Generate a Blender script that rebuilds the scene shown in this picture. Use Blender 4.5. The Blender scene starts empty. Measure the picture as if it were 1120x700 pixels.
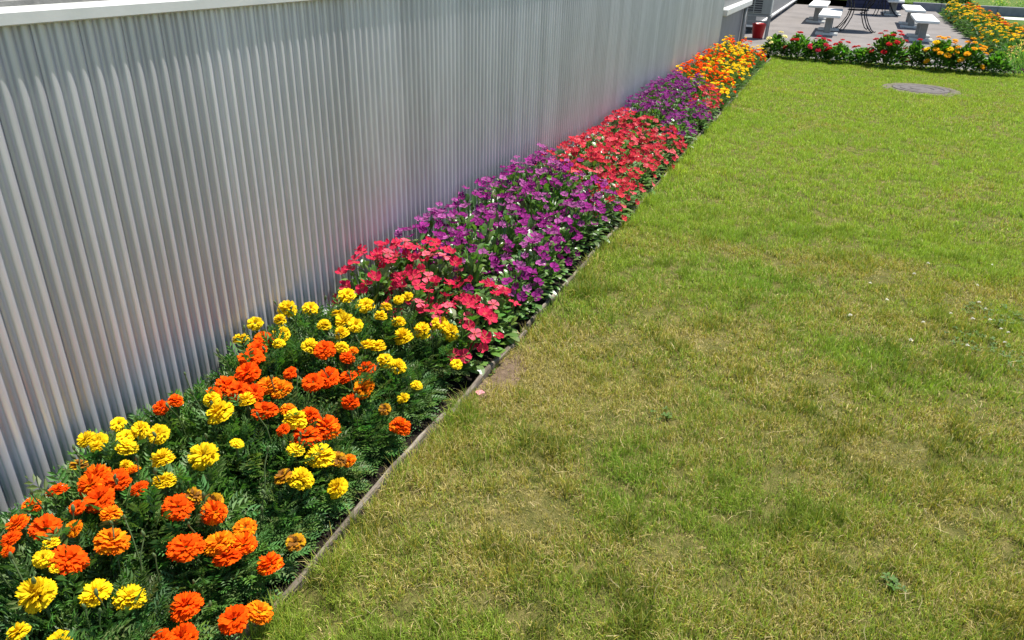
import bpy, math, random
import numpy as np
from mathutils import Vector, Matrix

SC = bpy.context.scene
COL = SC.collection
random.seed(11)
rng = np.random.default_rng(11)
R_ = math.radians

# ------------------------------------------------------------------ camera
CAM_H = 1.55
FPX = 812.0                                   # focal length in pixels of a 1120 px wide picture
RIGHT = Vector((0.91979872, 0.39139904, 0.02787677))
DOWN = Vector((0.20005622, -0.40664835, -0.89141159))
FWD = Vector((-0.3375616, 0.82549616, -0.45233645))
cam_d = bpy.data.cameras.new('camera')
cam = bpy.data.objects.new('camera', cam_d)
COL.objects.link(cam)
cam_d.sensor_width = 36.0
cam_d.lens = 36.0 * FPX / 1120.0
cam_d.clip_start = 0.05
cam_d.clip_end = 2000
m = Matrix.Identity(4)
for i in range(3):
    m[i][0] = RIGHT[i]; m[i][1] = -DOWN[i]; m[i][2] = -FWD[i]
m[2][3] = CAM_H
cam.matrix_world = m
SC.camera = cam

# ------------------------------------------------------------------ sky, sun, exposure
SUN_AZ, SUN_EL = R_(28), R_(67)               # azimuth from +Y towards +X
w = bpy.data.worlds.new('World'); SC.world = w; w.use_nodes = True
nt = w.node_tree
sky = nt.nodes.new('ShaderNodeTexSky'); sky.sky_type = 'NISHITA'
sky.sun_disc = False; sky.sun_elevation = SUN_EL; sky.sun_rotation = SUN_AZ
sky.air_density = 1.0; sky.dust_density = 0.6; sky.ozone_density = 1.0
bg = nt.nodes['Background']; bg.inputs['Strength'].default_value = 0.10
nt.links.new(sky.outputs[0], bg.inputs['Color'])
sun_d = bpy.data.lights.new('sun', 'SUN'); sun_d.energy = 4.6; sun_d.angle = R_(0.53)
sun_d.color = (1.0, 0.955, 0.88)
sun = bpy.data.objects.new('sun', sun_d); COL.objects.link(sun)
sv = Vector((math.sin(SUN_AZ) * math.cos(SUN_EL), math.cos(SUN_AZ) * math.cos(SUN_EL), math.sin(SUN_EL)))
sun.rotation_euler = sv.to_track_quat('Z', 'Y').to_euler()
sun.location = (6, 10, 12)
vs = SC.view_settings
vs.view_transform = 'Standard'; vs.look = 'None'; vs.gamma = 1.0; vs.use_curve_mapping = False
vs.exposure = 1.05
SC.cycles.max_bounces = 8
SC.cycles.transparent_max_bounces = 4

# ------------------------------------------------------------------ helpers
def ray(px, py):
    v = RIGHT * (px - 560) + DOWN * (py - 350) + FWD * FPX
    return v.normalized()

def on_z(px, py, z):
    r = ray(px, py)
    return Vector((0, 0, CAM_H)) + r * ((z - CAM_H) / r.z)

def on_x(px, py, x):
    r = ray(px, py)
    return Vector((0, 0, CAM_H)) + r * (x / r.x)

def tag(o, label=None, cat=None, group=None, kind=None):
    if label: o['label'] = label
    if cat: o['category'] = cat
    if group: o['group'] = group
    if kind: o['kind'] = kind
    return o

def link(name, data, parent=None, loc=None, rot=None, scale=None):
    o = bpy.data.objects.new(name, data)
    COL.objects.link(o)
    if parent is not None: o.parent = parent
    if loc is not None: o.location = loc
    if rot is not None: o.rotation_euler = rot
    if scale is not None: o.scale = scale
    return o

class MB:
    """collects verts and faces, optional per-vertex colour, into one mesh"""
    def __init__(s): s.v = []; s.f = []; s.c = []
    def add(s, verts, faces, col=(1, 1, 1)):
        n = len(s.v)
        s.v.extend([tuple(p) for p in verts])
        s.f.extend([tuple(i + n for i in f) for f in faces])
        if isinstance(col, list): s.c.extend(col)
        else: s.c.extend([col] * len(verts))
    def box(s, x0, x1, y0, y1, z0, z1, b=0.0):
        if b <= 0:
            vs_ = [(x, y, z) for z in (z0, z1) for y in (y0, y1) for x in (x0, x1)]
            s.add(vs_, [(0, 2, 3, 1), (4, 5, 7, 6), (0, 1, 5, 4), (2, 6, 7, 3), (0, 4, 6, 2), (1, 3, 7, 5)])
            return
        # bevelled box: 24 verts
        P = []; F = []
        xs, ys, zs = (x0, x1), (y0, y1), (z0, z1)
        idx = {}
        for a in (0, 1):
            for c in (0, 1):
                for e in (0, 1):
                    sx, sy, sz = (1 if a == 0 else -1), (1 if c == 0 else -1), (1 if e == 0 else -1)
                    for k in range(3):
                        p = [xs[a], ys[c], zs[e]]
                        if k != 0: p[0] += sx * b
                        if k != 1: p[1] += sy * b
                        if k != 2: p[2] += sz * b
                        idx[(a, c, e, k)] = len(P); P.append(p)
        def q(*t): F.append(tuple(idx[i] for i in t))
        q((0,0,0,0),(0,0,1,0),(0,1,1,0),(0,1,0,0)); q((1,0,0,0),(1,1,0,0),(1,1,1,0),(1,0,1,0))
        q((0,0,0,1),(1,0,0,1),(1,0,1,1),(0,0,1,1)); q((0,1,0,1),(0,1,1,1),(1,1,1,1),(1,1,0,1))
        q((0,0,0,2),(0,1,0,2),(1,1,0,2),(1,0,0,2)); q((0,0,1,2),(1,0,1,2),(1,1,1,2),(0,1,1,2))
        for a in (0, 1):
            for c in (0, 1):
                t = ((a,c,0,0),(a,c,1,0),(a,c,1,1),(a,c,0,1)); q(*(t if a != c else t[::-1]))
                t = ((a,0,c,0),(a,1,c,0),(a,1,c,2),(a,0,c,2)); q(*(t[::-1] if a != c else t))
                t = ((0,a,c,1),(1,a,c,1),(1,a,c,2),(0,a,c,2)); q(*(t if a != c else t[::-1]))
        for a in (0, 1):
            for c in (0, 1):
                for e in (0, 1):
                    t = ((a,c,e,0),(a,c,e,1),(a,c,e,2)); q(*(t if (a + c + e) % 2 == 0 else t[::-1]))
        s.add(P, F)
    def tube(s, pts, r, n=8, caps=True, col=(1, 1, 1)):
        pts = [Vector(p) for p in pts]
        rs = r if isinstance(r, (list, tuple)) else [r] * len(pts)
        V = []; F = []
        up = Vector((0, 0, 1))
        for i, p in enumerate(pts):
            t = (pts[min(i + 1, len(pts) - 1)] - pts[max(i - 1, 0)]).normalized()
            a = t.cross(up)
            if a.length < 0.05: a = t.cross(Vector((1, 0, 0)))
            a.normalize(); b = a.cross(t).normalized()
            for k in range(n):
                th = 2 * math.pi * k / n
                V.append(p + (a * math.cos(th) + b * math.sin(th)) * rs[i])
        for i in range(len(pts) - 1):
            for k in range(n):
                k2 = (k + 1) % n
                F.append((i * n + k, i * n + k2, (i + 1) * n + k2, (i + 1) * n + k))
        if caps:
            F.append(tuple(range(n))[::-1]); F.append(tuple((len(pts) - 1) * n + k for k in range(n)))
        s.add(V, F, col)
    def lathe(s, prof, n=24, c=(0, 0)):
        V = []; F = []
        for (r, z) in prof:
            for k in range(n):
                th = 2 * math.pi * k / n
                V.append((c[0] + r * math.cos(th), c[1] + r * math.sin(th), z))
        for i in range(len(prof) - 1):
            for k in range(n):
                k2 = (k + 1) % n
                F.append((i * n + k, i * n + k2, (i + 1) * n + k2, (i + 1) * n + k))
        s.add(V, F)
    def mesh(s, name, mat=None, smooth=False, colour=False):
        me = bpy.data.meshes.new(name)
        me.from_pydata(s.v, [], s.f)
        if colour:
            at = me.color_attributes.new('tint', 'FLOAT_COLOR', 'POINT')
            at.data.foreach_set('color', np.array([(c[0], c[1], c[2], 1.0) for c in s.c], np.float32).ravel())
        if mat: me.materials.append(mat)
        if smooth: me.polygons.foreach_set('use_smooth', [True] * len(me.polygons))
        me.update()
        return me
    def build(s, name, mat, parent=None, smooth=False, colour=False, loc=None, rot=None):
        return link(name, s.mesh(name, mat, smooth, colour), parent, loc, rot)

def grid_noise(seed):
    g = np.random.default_rng(seed).random((64, 64))
    def f(x, y, sc):
        x = np.asarray(x) / sc; y = np.asarray(y) / sc
        xi = np.floor(x).astype(int); yi = np.floor(y).astype(int)
        fx = x - xi; fy = y - yi
        fx = fx * fx * (3 - 2 * fx); fy = fy * fy * (3 - 2 * fy)
        a = g[xi % 64, yi % 64]; b = g[(xi + 1) % 64, yi % 64]
        c = g[xi % 64, (yi + 1) % 64]; d = g[(xi + 1) % 64, (yi + 1) % 64]
        return (a * (1 - fx) + b * fx) * (1 - fy) + (c * (1 - fx) + d * fx) * fy
    return f

# ------------------------------------------------------------------ materials
def new_mat(name):
    m = bpy.data.materials.new(name); m.use_nodes = True
    n = m.node_tree.nodes; l = m.node_tree.links
    return m, n, l, n['Principled BSDF']

def ramp(n, stops):
    r = n.new('ShaderNodeValToRGB')
    while len(r.color_ramp.elements) < len(stops): r.color_ramp.elements.new(0.5)
    for e, (p, c) in zip(r.color_ramp.elements, stops):
        e.position = p; e.color = (*c, 1)
    return r

def noise(n, l, vec, scale, detail=4, rough=0.6):
    t = n.new('ShaderNodeTexNoise'); t.inputs['Scale'].default_value = scale
    t.inputs['Detail'].default_value = detail; t.inputs['Roughness'].default_value = rough
    l.new(vec, t.inputs['Vector'])
    return t

def stretched(n, l, scale):
    tc = n.new('ShaderNodeTexCoord'); mp = n.new('ShaderNodeMapping')
    mp.inputs['Scale'].default_value = scale
    l.new(tc.outputs['Object'], mp.inputs['Vector'])
    return mp.outputs['Vector']

def surf_mat(name, stops, scale=6, rough=0.8, metal=0.0, bump=0.2, bscale=60, vscale=(1, 1, 1), spec=0.4, bdist=0.004):
    m, n, l, p = new_mat(name)
    v = stretched(n, l, vscale)
    a = noise(n, l, v, scale, 5, 0.65)
    r = ramp(n, stops); l.new(a.outputs['Fac'], r.inputs['Fac'])
    l.new(r.outputs['Color'], p.inputs['Base Color'])
    p.inputs['Roughness'].default_value = rough; p.inputs['Metallic'].default_value = metal
    p.inputs['Specular IOR Level'].default_value = spec
    if bump:
        b = noise(n, l, v, bscale, 4, 0.6); bn = n.new('ShaderNodeBump')
        bn.inputs['Strength'].default_value = bump; bn.inputs['Distance'].default_value = bdist
        l.new(b.outputs['Fac'], bn.inputs['Height']); l.new(bn.outputs['Normal'], p.inputs['Normal'])
    return m

def leaf_mat(name, base, trans=0.35, rough=0.45, spec=0.5, tcol=None, vary=0.25):
    """thin plant tissue: tint attribute times colour, part of the light goes through"""
    m, n, l, p = new_mat(name)
    at = n.new('ShaderNodeAttribute'); at.attribute_name = 'tint'
    oi = n.new('ShaderNodeObjectInfo')
    mr = n.new('ShaderNodeMapRange'); mr.inputs['To Min'].default_value = 1 - vary; mr.inputs['To Max'].default_value = 1 + vary
    l.new(oi.outputs['Random'], mr.inputs['Value'])
    mx = n.new('ShaderNodeVectorMath'); mx.operation = 'MULTIPLY'; mx.inputs[1].default_value = base
    l.new(at.outputs['Color'], mx.inputs[0])
    m2 = n.new('ShaderNodeVectorMath'); m2.operation = 'SCALE'
    l.new(mx.outputs['Vector'], m2.inputs[0]); l.new(mr.outputs['Result'], m2.inputs['Scale'])
    l.new(m2.outputs['Vector'], p.inputs['Base Color'])
    p.inputs['Roughness'].default_value = rough; p.inputs['Specular IOR Level'].default_value = spec
    tr = n.new('ShaderNodeBsdfTranslucent')
    m3 = n.new('ShaderNodeVectorMath'); m3.operation = 'MULTIPLY'; m3.inputs[1].default_value = tcol or (1.3, 1.3, 0.8)
    l.new(m2.outputs['Vector'], m3.inputs[0]); l.new(m3.outputs['Vector'], tr.inputs['Color'])
    ms = n.new('ShaderNodeMixShader'); ms.inputs['Fac'].default_value = trans
    l.new(p.outputs[0], ms.inputs[1]); l.new(tr.outputs[0], ms.inputs[2])
    l.new(ms.outputs[0], n['Material Output'].inputs['Surface'])
    return m

M = {}
def wall_metal():
    m, n, l, p = new_mat('anodised_aluminium')
    tc = n.new('ShaderNodeTexCoord')
    geo = n.new('ShaderNodeNewGeometry')
    mp = n.new('ShaderNodeMapping'); mp.inputs['Scale'].default_value = (1, 9, 0.9)
    l.new(geo.outputs['Position'], mp.inputs['Vector'])
    a = noise(n, l, mp.outputs['Vector'], 3.0, 5, 0.65)
    r = ramp(n, [(0.3, (0.49, 0.48, 0.515)), (0.7, (0.60, 0.59, 0.63))])
    l.new(a.outputs['Fac'], r.inputs['Fac'])
    oi = n.new('ShaderNodeObjectInfo')
    mr = n.new('ShaderNodeMapRange'); mr.inputs['To Min'].default_value = 0.9; mr.inputs['To Max'].default_value = 1.08
    l.new(oi.outputs['Random'], mr.inputs['Value'])
    sc = n.new('ShaderNodeVectorMath'); sc.operation = 'SCALE'
    l.new(r.outputs['Color'], sc.inputs[0]); l.new(mr.outputs['Result'], sc.inputs['Scale'])
    l.new(sc.outputs['Vector'], p.inputs['Base Color'])
    p.inputs['Metallic'].default_value = 0.64
    b = noise(n, l, mp.outputs['Vector'], 40, 3, 0.6)
    rr = n.new('ShaderNodeMapRange'); rr.inputs['To Min'].default_value = 0.38; rr.inputs['To Max'].default_value = 0.5
    l.new(b.outputs['Fac'], rr.inputs['Value']); l.new(rr.outputs['Result'], p.inputs['Roughness'])
    return m
M['wall'] = wall_metal()
M['sill'] = surf_mat('painted_white_sill', [(0.3, (0.44, 0.45, 0.42)), (0.7, (0.52, 0.52, 0.49))], 8, 0.42, 0, 0.05, 80)
M['frame'] = surf_mat('window_rail_metal', [(0.3, (0.42, 0.42, 0.43)), (0.7, (0.5, 0.5, 0.5))], 8, 0.35, 0.5, 0.03, 80)
M['strip'] = surf_mat('white_flashing', [(0.35, (0.55, 0.54, 0.52)), (0.65, (0.78, 0.77, 0.74))], 12, 0.4, 0.1, 0.1, 60)
M['plinth'] = surf_mat('concrete_plinth', [(0.3, (0.14, 0.135, 0.125)), (0.7, (0.27, 0.26, 0.24))], 9, 0.9, 0, 0.5, 70)
M['plain_wall'] = surf_mat('grey_panel', [(0.3, (0.17, 0.17, 0.17)), (0.7, (0.22, 0.22, 0.215))], 4, 0.5, 0.2, 0.05, 40)
M['soil'] = surf_mat('dark_soil', [(0.3, (0.008, 0.006, 0.0045)), (0.7, (0.026, 0.019, 0.013))], 22, 0.95, 0, 1.0, 120, spec=0.15, bdist=0.02)
M['dirt'] = surf_mat('dry_dirt', [(0.3, (0.09, 0.062, 0.04)), (0.7, (0.19, 0.135, 0.088))], 30, 0.95, 0, 0.9, 150, spec=0.15, bdist=0.01)
M['board'] = surf_mat('weathered_board', [(0.3, (0.04, 0.031, 0.023)), (0.5, (0.12, 0.097, 0.073)), (0.68, (0.27, 0.235, 0.19))], 9, 0.85, 0, 0.7, 30, (6, 0.7, 6), spec=0.2)
M['patio'] = surf_mat('patio_concrete', [(0.25, (0.10, 0.09, 0.082)), (0.5, (0.142, 0.127, 0.117)), (0.75, (0.175, 0.157, 0.144))], 1.3, 0.9, 0, 0.3, 90)
M['asphalt'] = surf_mat('path_concrete', [(0.3, (0.40, 0.39, 0.37)), (0.7, (0.52, 0.5, 0.48))], 5, 0.85, 0, 0.3, 90)
M['retain'] = surf_mat('retaining_block', [(0.3, (0.16, 0.16, 0.18)), (0.7, (0.25, 0.25, 0.27))], 6, 0.85, 0, 0.4, 60)
M['bench'] = surf_mat('bench_white', [(0.3, (0.60, 0.62, 0.58)), (0.7, (0.74, 0.75, 0.71))], 10, 0.6, 0, 0.1, 60)
M['bench_leg'] = surf_mat('bench_leg_grey', [(0.3, (0.22, 0.225, 0.215)), (0.7, (0.29, 0.295, 0.28))], 10, 0.7, 0, 0.2, 60)
M['navy'] = surf_mat('shade_navy_boards', [(0.3, (0.02, 0.024, 0.055)), (0.7, (0.035, 0.04, 0.085))], 8, 0.7, 0, 0.2, 60)  # shade on the planter face, put into the base colour as navy
M['iron'] = surf_mat('black_iron', [(0.3, (0.012, 0.012, 0.014)), (0.7, (0.03, 0.03, 0.034))], 12, 0.45, 0.3, 0.1, 90)
M['ac'] = surf_mat('ac_casing', [(0.3, (0.27, 0.28, 0.26)), (0.7, (0.32, 0.33, 0.31))], 8, 0.5, 0, 0.03, 60)
M['ac_dark'] = surf_mat('ac_grille_dark', [(0.3, (0.03, 0.03, 0.035)), (0.7, (0.06, 0.06, 0.065))], 8, 0.6, 0, 0, 60)
M['red'] = surf_mat('red_plastic', [(0.3, (0.42, 0.012, 0.014)), (0.7, (0.55, 0.02, 0.02))], 8, 0.4, 0, 0.03, 60)
M['cast'] = surf_mat('cast_cover', [(0.3, (0.05, 0.042, 0.036)), (0.7, (0.115, 0.098, 0.085))], 14, 0.7, 0.3, 0.4, 60)
M['collar'] = surf_mat('concrete_collar', [(0.3, (0.06, 0.055, 0.03)), (0.7, (0.14, 0.12, 0.075))], 20, 0.9, 0, 0.5, 90)
M['lawn'] = surf_mat('thatch_ground', [(0.28, (0.055, 0.065, 0.015)), (0.5, (0.125, 0.12, 0.033)), (0.72, (0.23, 0.19, 0.07))], 14, 0.95, 0, 1.0, 220, spec=0.1, bdist=0.012)
M['field'] = surf_mat('far_grass', [(0.3, (0.05, 0.09, 0.014)), (0.7, (0.10, 0.16, 0.026))], 3, 0.95, 0, 1.0, 60, spec=0.1, bdist=0.03)
M['grass'] = leaf_mat('grass_blade', (1, 1, 1), 0.30, 0.55, 0.25, (1.2, 1.2, 0.8), 0.0)
M['marigold_leaf'] = leaf_mat('marigold_leaf', (0.092, 0.178, 0.044), 0.32, 0.48, 0.32, (1.2, 1.5, 0.6), 0.22)
M['glossy_leaf'] = leaf_mat('glossy_leaf', (0.090, 0.170, 0.034), 0.28, 0.36, 0.55, (1.2, 1.5, 0.6), 0.25)
M['hedge_leaf'] = leaf_mat('broad_leaf', (0.095, 0.20, 0.028), 0.36, 0.5, 0.25, (1.2, 1.5, 0.6), 0.2)
M['petal'] = leaf_mat('petal', (1, 1, 1), 0.30, 0.8, 0.05, (1.0, 1.0, 1.0), 0.10)
M['petal_soft'] = leaf_mat('petal_soft', (1, 1, 1), 0.30, 0.7, 0.06, (1.0, 1.0, 1.0), 0.25)
M['stem'] = surf_mat('green_stem', [(0.3, (0.05, 0.085, 0.025)), (0.7, (0.09, 0.13, 0.04))], 30, 0.6, 0, 0, 60)
def glass_mat():
    m, n, l, p = new_mat('window_glass')
    p.inputs['Base Color'].default_value = (0.05, 0.06, 0.07, 1); p.inputs['Roughness'].default_value = 0.04
    p.inputs['Metallic'].default_value = 0.0; p.inputs['Specular IOR Level'].default_value = 0.9
    return m
M['glass'] = glass_mat()

# ------------------------------------------------------------------ the setting
WALL_X, EDGE_X = -1.765, -1.057
WALL_END = 12.30

def sheet(name, x0, x1, y0, y1, z, mat, nx=1, ny=1, amp=0.0, seed=3):
    mb = MB(); V = []; F = []
    nz = grid_noise(seed)
    for j in range(ny + 1):
        for i in range(nx + 1):
            x = x0 + (x1 - x0) * i / nx; y = y0 + (y1 - y0) * j / ny
            dz = amp * (float(nz(x, y, 0.11)) + 0.6 * float(nz(x, y, 0.05)) - 0.8) if amp else 0
            V.append((x, y, z + dz))
    for j in range(ny):
        for i in range(nx):
            a = j * (nx + 1) + i
            F.append((a, a + 1, a + nx + 2, a + nx + 1))
    mb.add(V, F)
    return tag(mb.build(name, mat, smooth=bool(amp)), kind='structure')

sheet('ground', -300, 300, -300, 300, -0.03, M['field'])
sheet('lawn', EDGE_X + 0.012, 9.0, -3.0, 13.75, 0.0, M['lawn'], 60, 100, 0.012)
sheet('soil_bed', WALL_X - 0.02, EDGE_X - 0.010, -1.5, 13.6, -0.006, M['soil'], 30, 260, 0.035, 5)
sheet('patio', -2.6, 2.45, 13.75, 28.6, -0.002, M['patio'])
sheet('path', 2.6, 12.0, 26.6, 27.7, 0.004, M['asphalt'])
sheet('flower_border', 2.46, 3.15, 13.76, 26.55, 0.0, M['soil'], 10, 120, 0.03, 8)
sheet('side_lawn', 3.16, 14.0, 13.76, 26.55, 0.0, M['field'])
sheet('garden_terrace', -6.0, 20.0, 28.75, 70.0, 0.19, M['field'])

# bare dirt patch beside the edging
mb = MB(); V = []; F = []; nd = grid_noise(41); NX, NY = 24, 48
for j in range(NY + 1):
    for i in range(NX + 1):
        x = -1.046 + 0.26 * i / NX; y = 2.02 + 0.76 * j / NY
        d2 = ((x + 1.01) / 0.12) ** 2 + ((y - 2.40) / 0.27) ** 2
        V.append((x, y, 0.010 - 0.016 * d2 + 0.014 * (float(nd(x, y, 0.05)) - 0.5) + 0.008 * (float(nd(x, y, 0.017)) - 0.5)))
for j in range(NY):
    for i in range(NX):
        q = j * (NX + 1) + i; F.append((q, q + 1, q + NX + 2, q + NX + 1))
mb.add(V, F)
tag(mb.build('dirt_patch', M['dirt'], smooth=True), kind='structure')

# ------------------------------------------------------------------ corrugated wall
wall = link('corrugated_wall', None, loc=(WALL_X, 0, 0))
tag(wall, 'long grey corrugated metal wall with white sill behind the flower bed', 'wall')
PITCH = 0.0432; NR = 3; PW = PITCH * NR; AMP = 0.0130
RIB = [(0.0, 0.0), (0.10, 0.0), (0.17, 0.04), (0.215, 0.30), (0.25, 0.72), (0.295, 0.93), (0.36, 1.0), (0.45, 0.985), (0.55, 0.91), (0.65, 0.78), (0.75, 0.60), (0.84, 0.38), (0.92, 0.16), (0.97, 0.04)]
prof = []
for r_i in range(NR):
    for (t, h_) in RIB:
        prof.append(((r_i + t) * PITCH, AMP * h_))
prof[0] = (0.0008, -0.009); prof.insert(1, (0.0012, -0.001))
prof.append((PW - 0.0012, 0.0)); prof.append((PW - 0.0008, -0.009))
mb = MB()
z0, z1 = 0.165, 1.352
V = []
for z in (z0, z1):
    for (y, x) in prof: V.append((x - AMP, y, z))
npf = len(prof)
mb.add(V, [(k, k + 1, npf + k + 1, npf + k) for k in range(npf - 1)])
panel_me = mb.mesh('panel', M['wall'], smooth=True)
npan = int((WALL_END + 1.5) / PW)
for i in range(npan):
    o = link('panel', panel_me, wall, (random.uniform(-0.0006, 0.0006), WALL_END - (i + 1) * PW, 0), (0, 0, random.uniform(-0.006, 0.006)))
Y0 = WALL_END - npan * PW
L = WALL_END - Y0
def along(name, prof_xz, mat, y0, y1, parent, seg=1, jit=0):
    """closed x,z outline extruded along y"""
    mb = MB(); V = []; F = []; n = len(prof_xz)
    for s in range(seg + 1):
        y = y0 + (y1 - y0) * s / seg
        for (x, z) in prof_xz:
            V.append((x + random.uniform(-jit, jit), y, z + random.uniform(-jit, jit)))
    for s in range(seg):
        for k in range(n):
            k2 = (k + 1) % n
            F.append((s * n + k, (s + 1) * n + k, (s + 1) * n + k2, s * n + k2))
    F.append(tuple(range(n))); F.append(tuple(seg * n + k for k in range(n))[::-1])
    mb.add(V, F)
    return mb.build(name, mat, parent)
along('backing', [(-0.03, 0.0), (-0.018, 0.0), (-0.018, 1.40), (-0.03, 1.40)], M['plinth'], Y0, WALL_END, wall)
along('plinth', [(-0.017, -0.05), (0.002, -0.05), (0.002, 0.148), (-0.017, 0.148)], M['plinth'], Y0, WALL_END, wall)
along('base_flashing', [(-0.016, 0.150), (0.003, 0.150), (0.005, 0.153), (0.002, 0.164), (-0.016, 0.166)], M['strip'], Y0, WALL_END - 0.002, wall)
along('sill', [(-0.10, 1.353), (0.021, 1.351), (0.0235, 1.354), (0.0235, 1.379), (0.020, 1.383), (-0.10, 1.400)], M['sill'], Y0 - 0.02, WALL_END + 0.02, wall)
rail = along('window_rail', [(-0.10, 1.4005), (-0.075, 1.4005), (-0.075, 1.428), (-0.105, 1.434), (-0.105, 1.47), (-0.125, 1.47), (-0.125, 1.4005)], M['frame'], Y0, WALL_END, wall)
along('window_head', [(-0.125, 2.10), (-0.06, 2.10), (-0.06, 2.42), (-0.125, 2.42)], M['plain_wall'], Y0, WALL_END, wall)
yy = Y0
while yy < WALL_END - 0.2:
    y2 = min(yy + 1.70, WALL_END)
    mb = MB(); mb.box(-0.116, -0.112, yy + 0.025, y2 - 0.025, 1.471, 2.099); mb.build('window_pane', M['glass'], wall)
    mb = MB(); mb.box(-0.125, -0.098, y2 - 0.024, y2 + 0.024 if y2 < WALL_END else y2, 1.471, 2.099); mb.build('window_post', M['frame'], wall)
    yy = y2

# far end of the building beyond the corrugated wall
lowwall = link('panel_wall', None, loc=(-1.84, WALL_END, 0))
tag(lowwall, 'plain grey wall with thick white ledge just past the corrugated wall', 'wall')
mb = MB(); mb.box(-0.25, 0.0, 0.002, 3.7, -0.03, 2.4, 0.004); mb.build('wall_panel', M['plain_wall'], lowwall)
mb = MB(); mb.box(0.001, 0.13, 0.03, 3.1, 0.655, 0.755, 0.012); mb.build('ledge', M['sill'], lowwall)
mb = MB(); mb.tube([(0.05, 2.9, 0.0), (0.05, 2.9, 0.654)], 0.03, 10); mb.build('drain_pipe', M['bench_leg'], lowwall, True)

farwall = link('raised_wall', None, loc=(-1.80, 17.3, 0))
tag(farwall, 'grey wall on stub posts with white base strip along the patio', 'wall')
mb = MB(); mb.box(-0.30, 0.0, 0, 13.4, 0.17, 2.4, 0.004); mb.build('wall_panel', M['plain_wall'], farwall)
mb = MB(); mb.box(-0.29, 0.05, -0.02, 13.4, 0.125, 0.168, 0.004); mb.build('base_strip', M['strip'], farwall)
mb = MB(); mb.box(-0.28, 0.02, 0.0, 13.4, 0.07, 0.1245); mb.build('underside_shade', M['iron'], farwall)  # near-black strip painting the shade beneath the raised wall
for k in range(5):
    mb = MB(); mb.box(-0.06, 0.01, 0.1 + k * 3.0, 0.18 + k * 3.0, -0.02, 0.0695); mb.build('stub_post', M['bench_leg'], farwall)

# outdoor unit of the air conditioner on its stand
ac = link('air_conditioner', None, loc=(-1.70, 16.3, 0))
tag(ac, 'grey outdoor air conditioner unit on a metal stand at the wall end', 'air conditioner')
mb = MB(); mb.box(-0.24, 0.26, 0.0, 0.30, 0.44, 1.02, 0.015); mb.build('casing', M['ac'], ac)
mb = MB(); mb.box(-0.215, 0.085, -0.004, -0.0005, 0.475, 0.985); gb = mb.build('grille', M['ac_dark'], ac)
for k in range(12):
    mb = MB(); mb.box(-0.215, 0.085, -0.012, -0.0045, 0.488 + k * 0.042, 0.500 + k * 0.042); mb.build('louvre', M['ac'], ac)
mb = MB(); mb.box(-0.075, -0.055, -0.014, -0.0125, 0.475, 0.985); mb.build('grille_bar', M['ac'], ac)
mb = MB(); mb.box(-0.25, 0.27, -0.01, 0.31, 0.405, 0.4395, 0.004); mb.build('stand_frame', M['bench_leg'], ac)
for sx in (-0.235, 0.215):
    for sy in (0.0, 0.26):
        mb = MB(); mb.box(sx, sx + 0.04, sy, sy + 0.04, -0.003, 0.4045, 0.003); mb.build('stand_leg', M['bench_leg'], ac)
mb = MB(); mb.box(-0.19, 0.21, 0.012, 0.028, 0.30, 0.33); mb.build('cross_bar', M['bench_leg'], ac)

bk = link('bucket', None, loc=(-1.63, 16.46, -0.002))
tag(bk, 'red plastic bucket standing under the air conditioner', 'bucket')
mb = MB(); mb.lathe([(0.0, 0.004), (0.095, 0.0), (0.10, 0.01), (0.132, 0.255), (0.142, 0.258), (0.142, 0.272), (0.128, 0.272), (0.096, 0.02), (0.0, 0.018)], 28)
mb.build('shell', M['red'], bk, True)
mb = MB(); mb.tube([(0.143 * math.cos(t), 0.143 * math.sin(t) * 0.55 - 0.06 * math.sin(t), 0.262 + 0.0 - 0.10 * math.sin(t) * 0.4) for t in [math.pi * k / 14 + math.pi for k in range(15)]], 0.004, 6)
mb.build('handle', M['strip'], bk, True)

# ------------------------------------------------------------------ wooden edging
edging = link('garden_edging', None, loc=(EDGE_X, 0, 0))
tag(edging, 'weathered wooden board edging between the flower bed and lawn', 'edging')
y = -0.6
blen = [1.45, 1.15, 0.70, 0.95, 1.35, 1.1, 1.6, 1.5, 1.4, 1.6, 1.4]
for i, bl in enumerate(blen):
    y2 = min(y + bl, 13.2)
    dx = random.uniform(-0.010, 0.010); dx2 = dx + random.uniform(-0.016, 0.016); dz = random.uniform(-0.012, 0.008)
    mb = MB(); V = []; F = []; seg = max(6, int(bl / 0.06)); n = 8
    th = 0.0088
    for s in range(seg + 1):
        t = s / seg; yy = y + 0.004 + (y2 - y - 0.008) * t
        xo = dx * (1 - t) + dx2 * t + 0.007 * math.sin(5 * t + i)
        top = 0.029 + dz + random.uniform(-0.004, 0.003) + 0.004 * math.sin(9 * t + i * 2)
        w_ = th * random.uniform(0.86, 1.1)
        for (a, b) in ((-w_, -0.08), (w_, -0.08), (w_ * 1.03, top * 0.4), (w_, top - 0.006), (w_ * 0.55, top), (-w_ * 0.55, top + 0.001), (-w_, top - 0.006), (-w_ * 1.03, top * 0.4)):
            V.append((xo + a, yy, b))
    for s in range(seg):
        for k in range(n):
            k2 = (k + 1) % n
            F.append((s * n + k, s * n + k2, (s + 1) * n + k2, (s + 1) * n + k))
    F.append(tuple(range(n))[::-1]); F.append(tuple(seg * n + k for k in range(n)))
    mb.add(V, F); mb.build('board', M['board'], edging)
    y = y2
    if y >= 13.2: break

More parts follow.
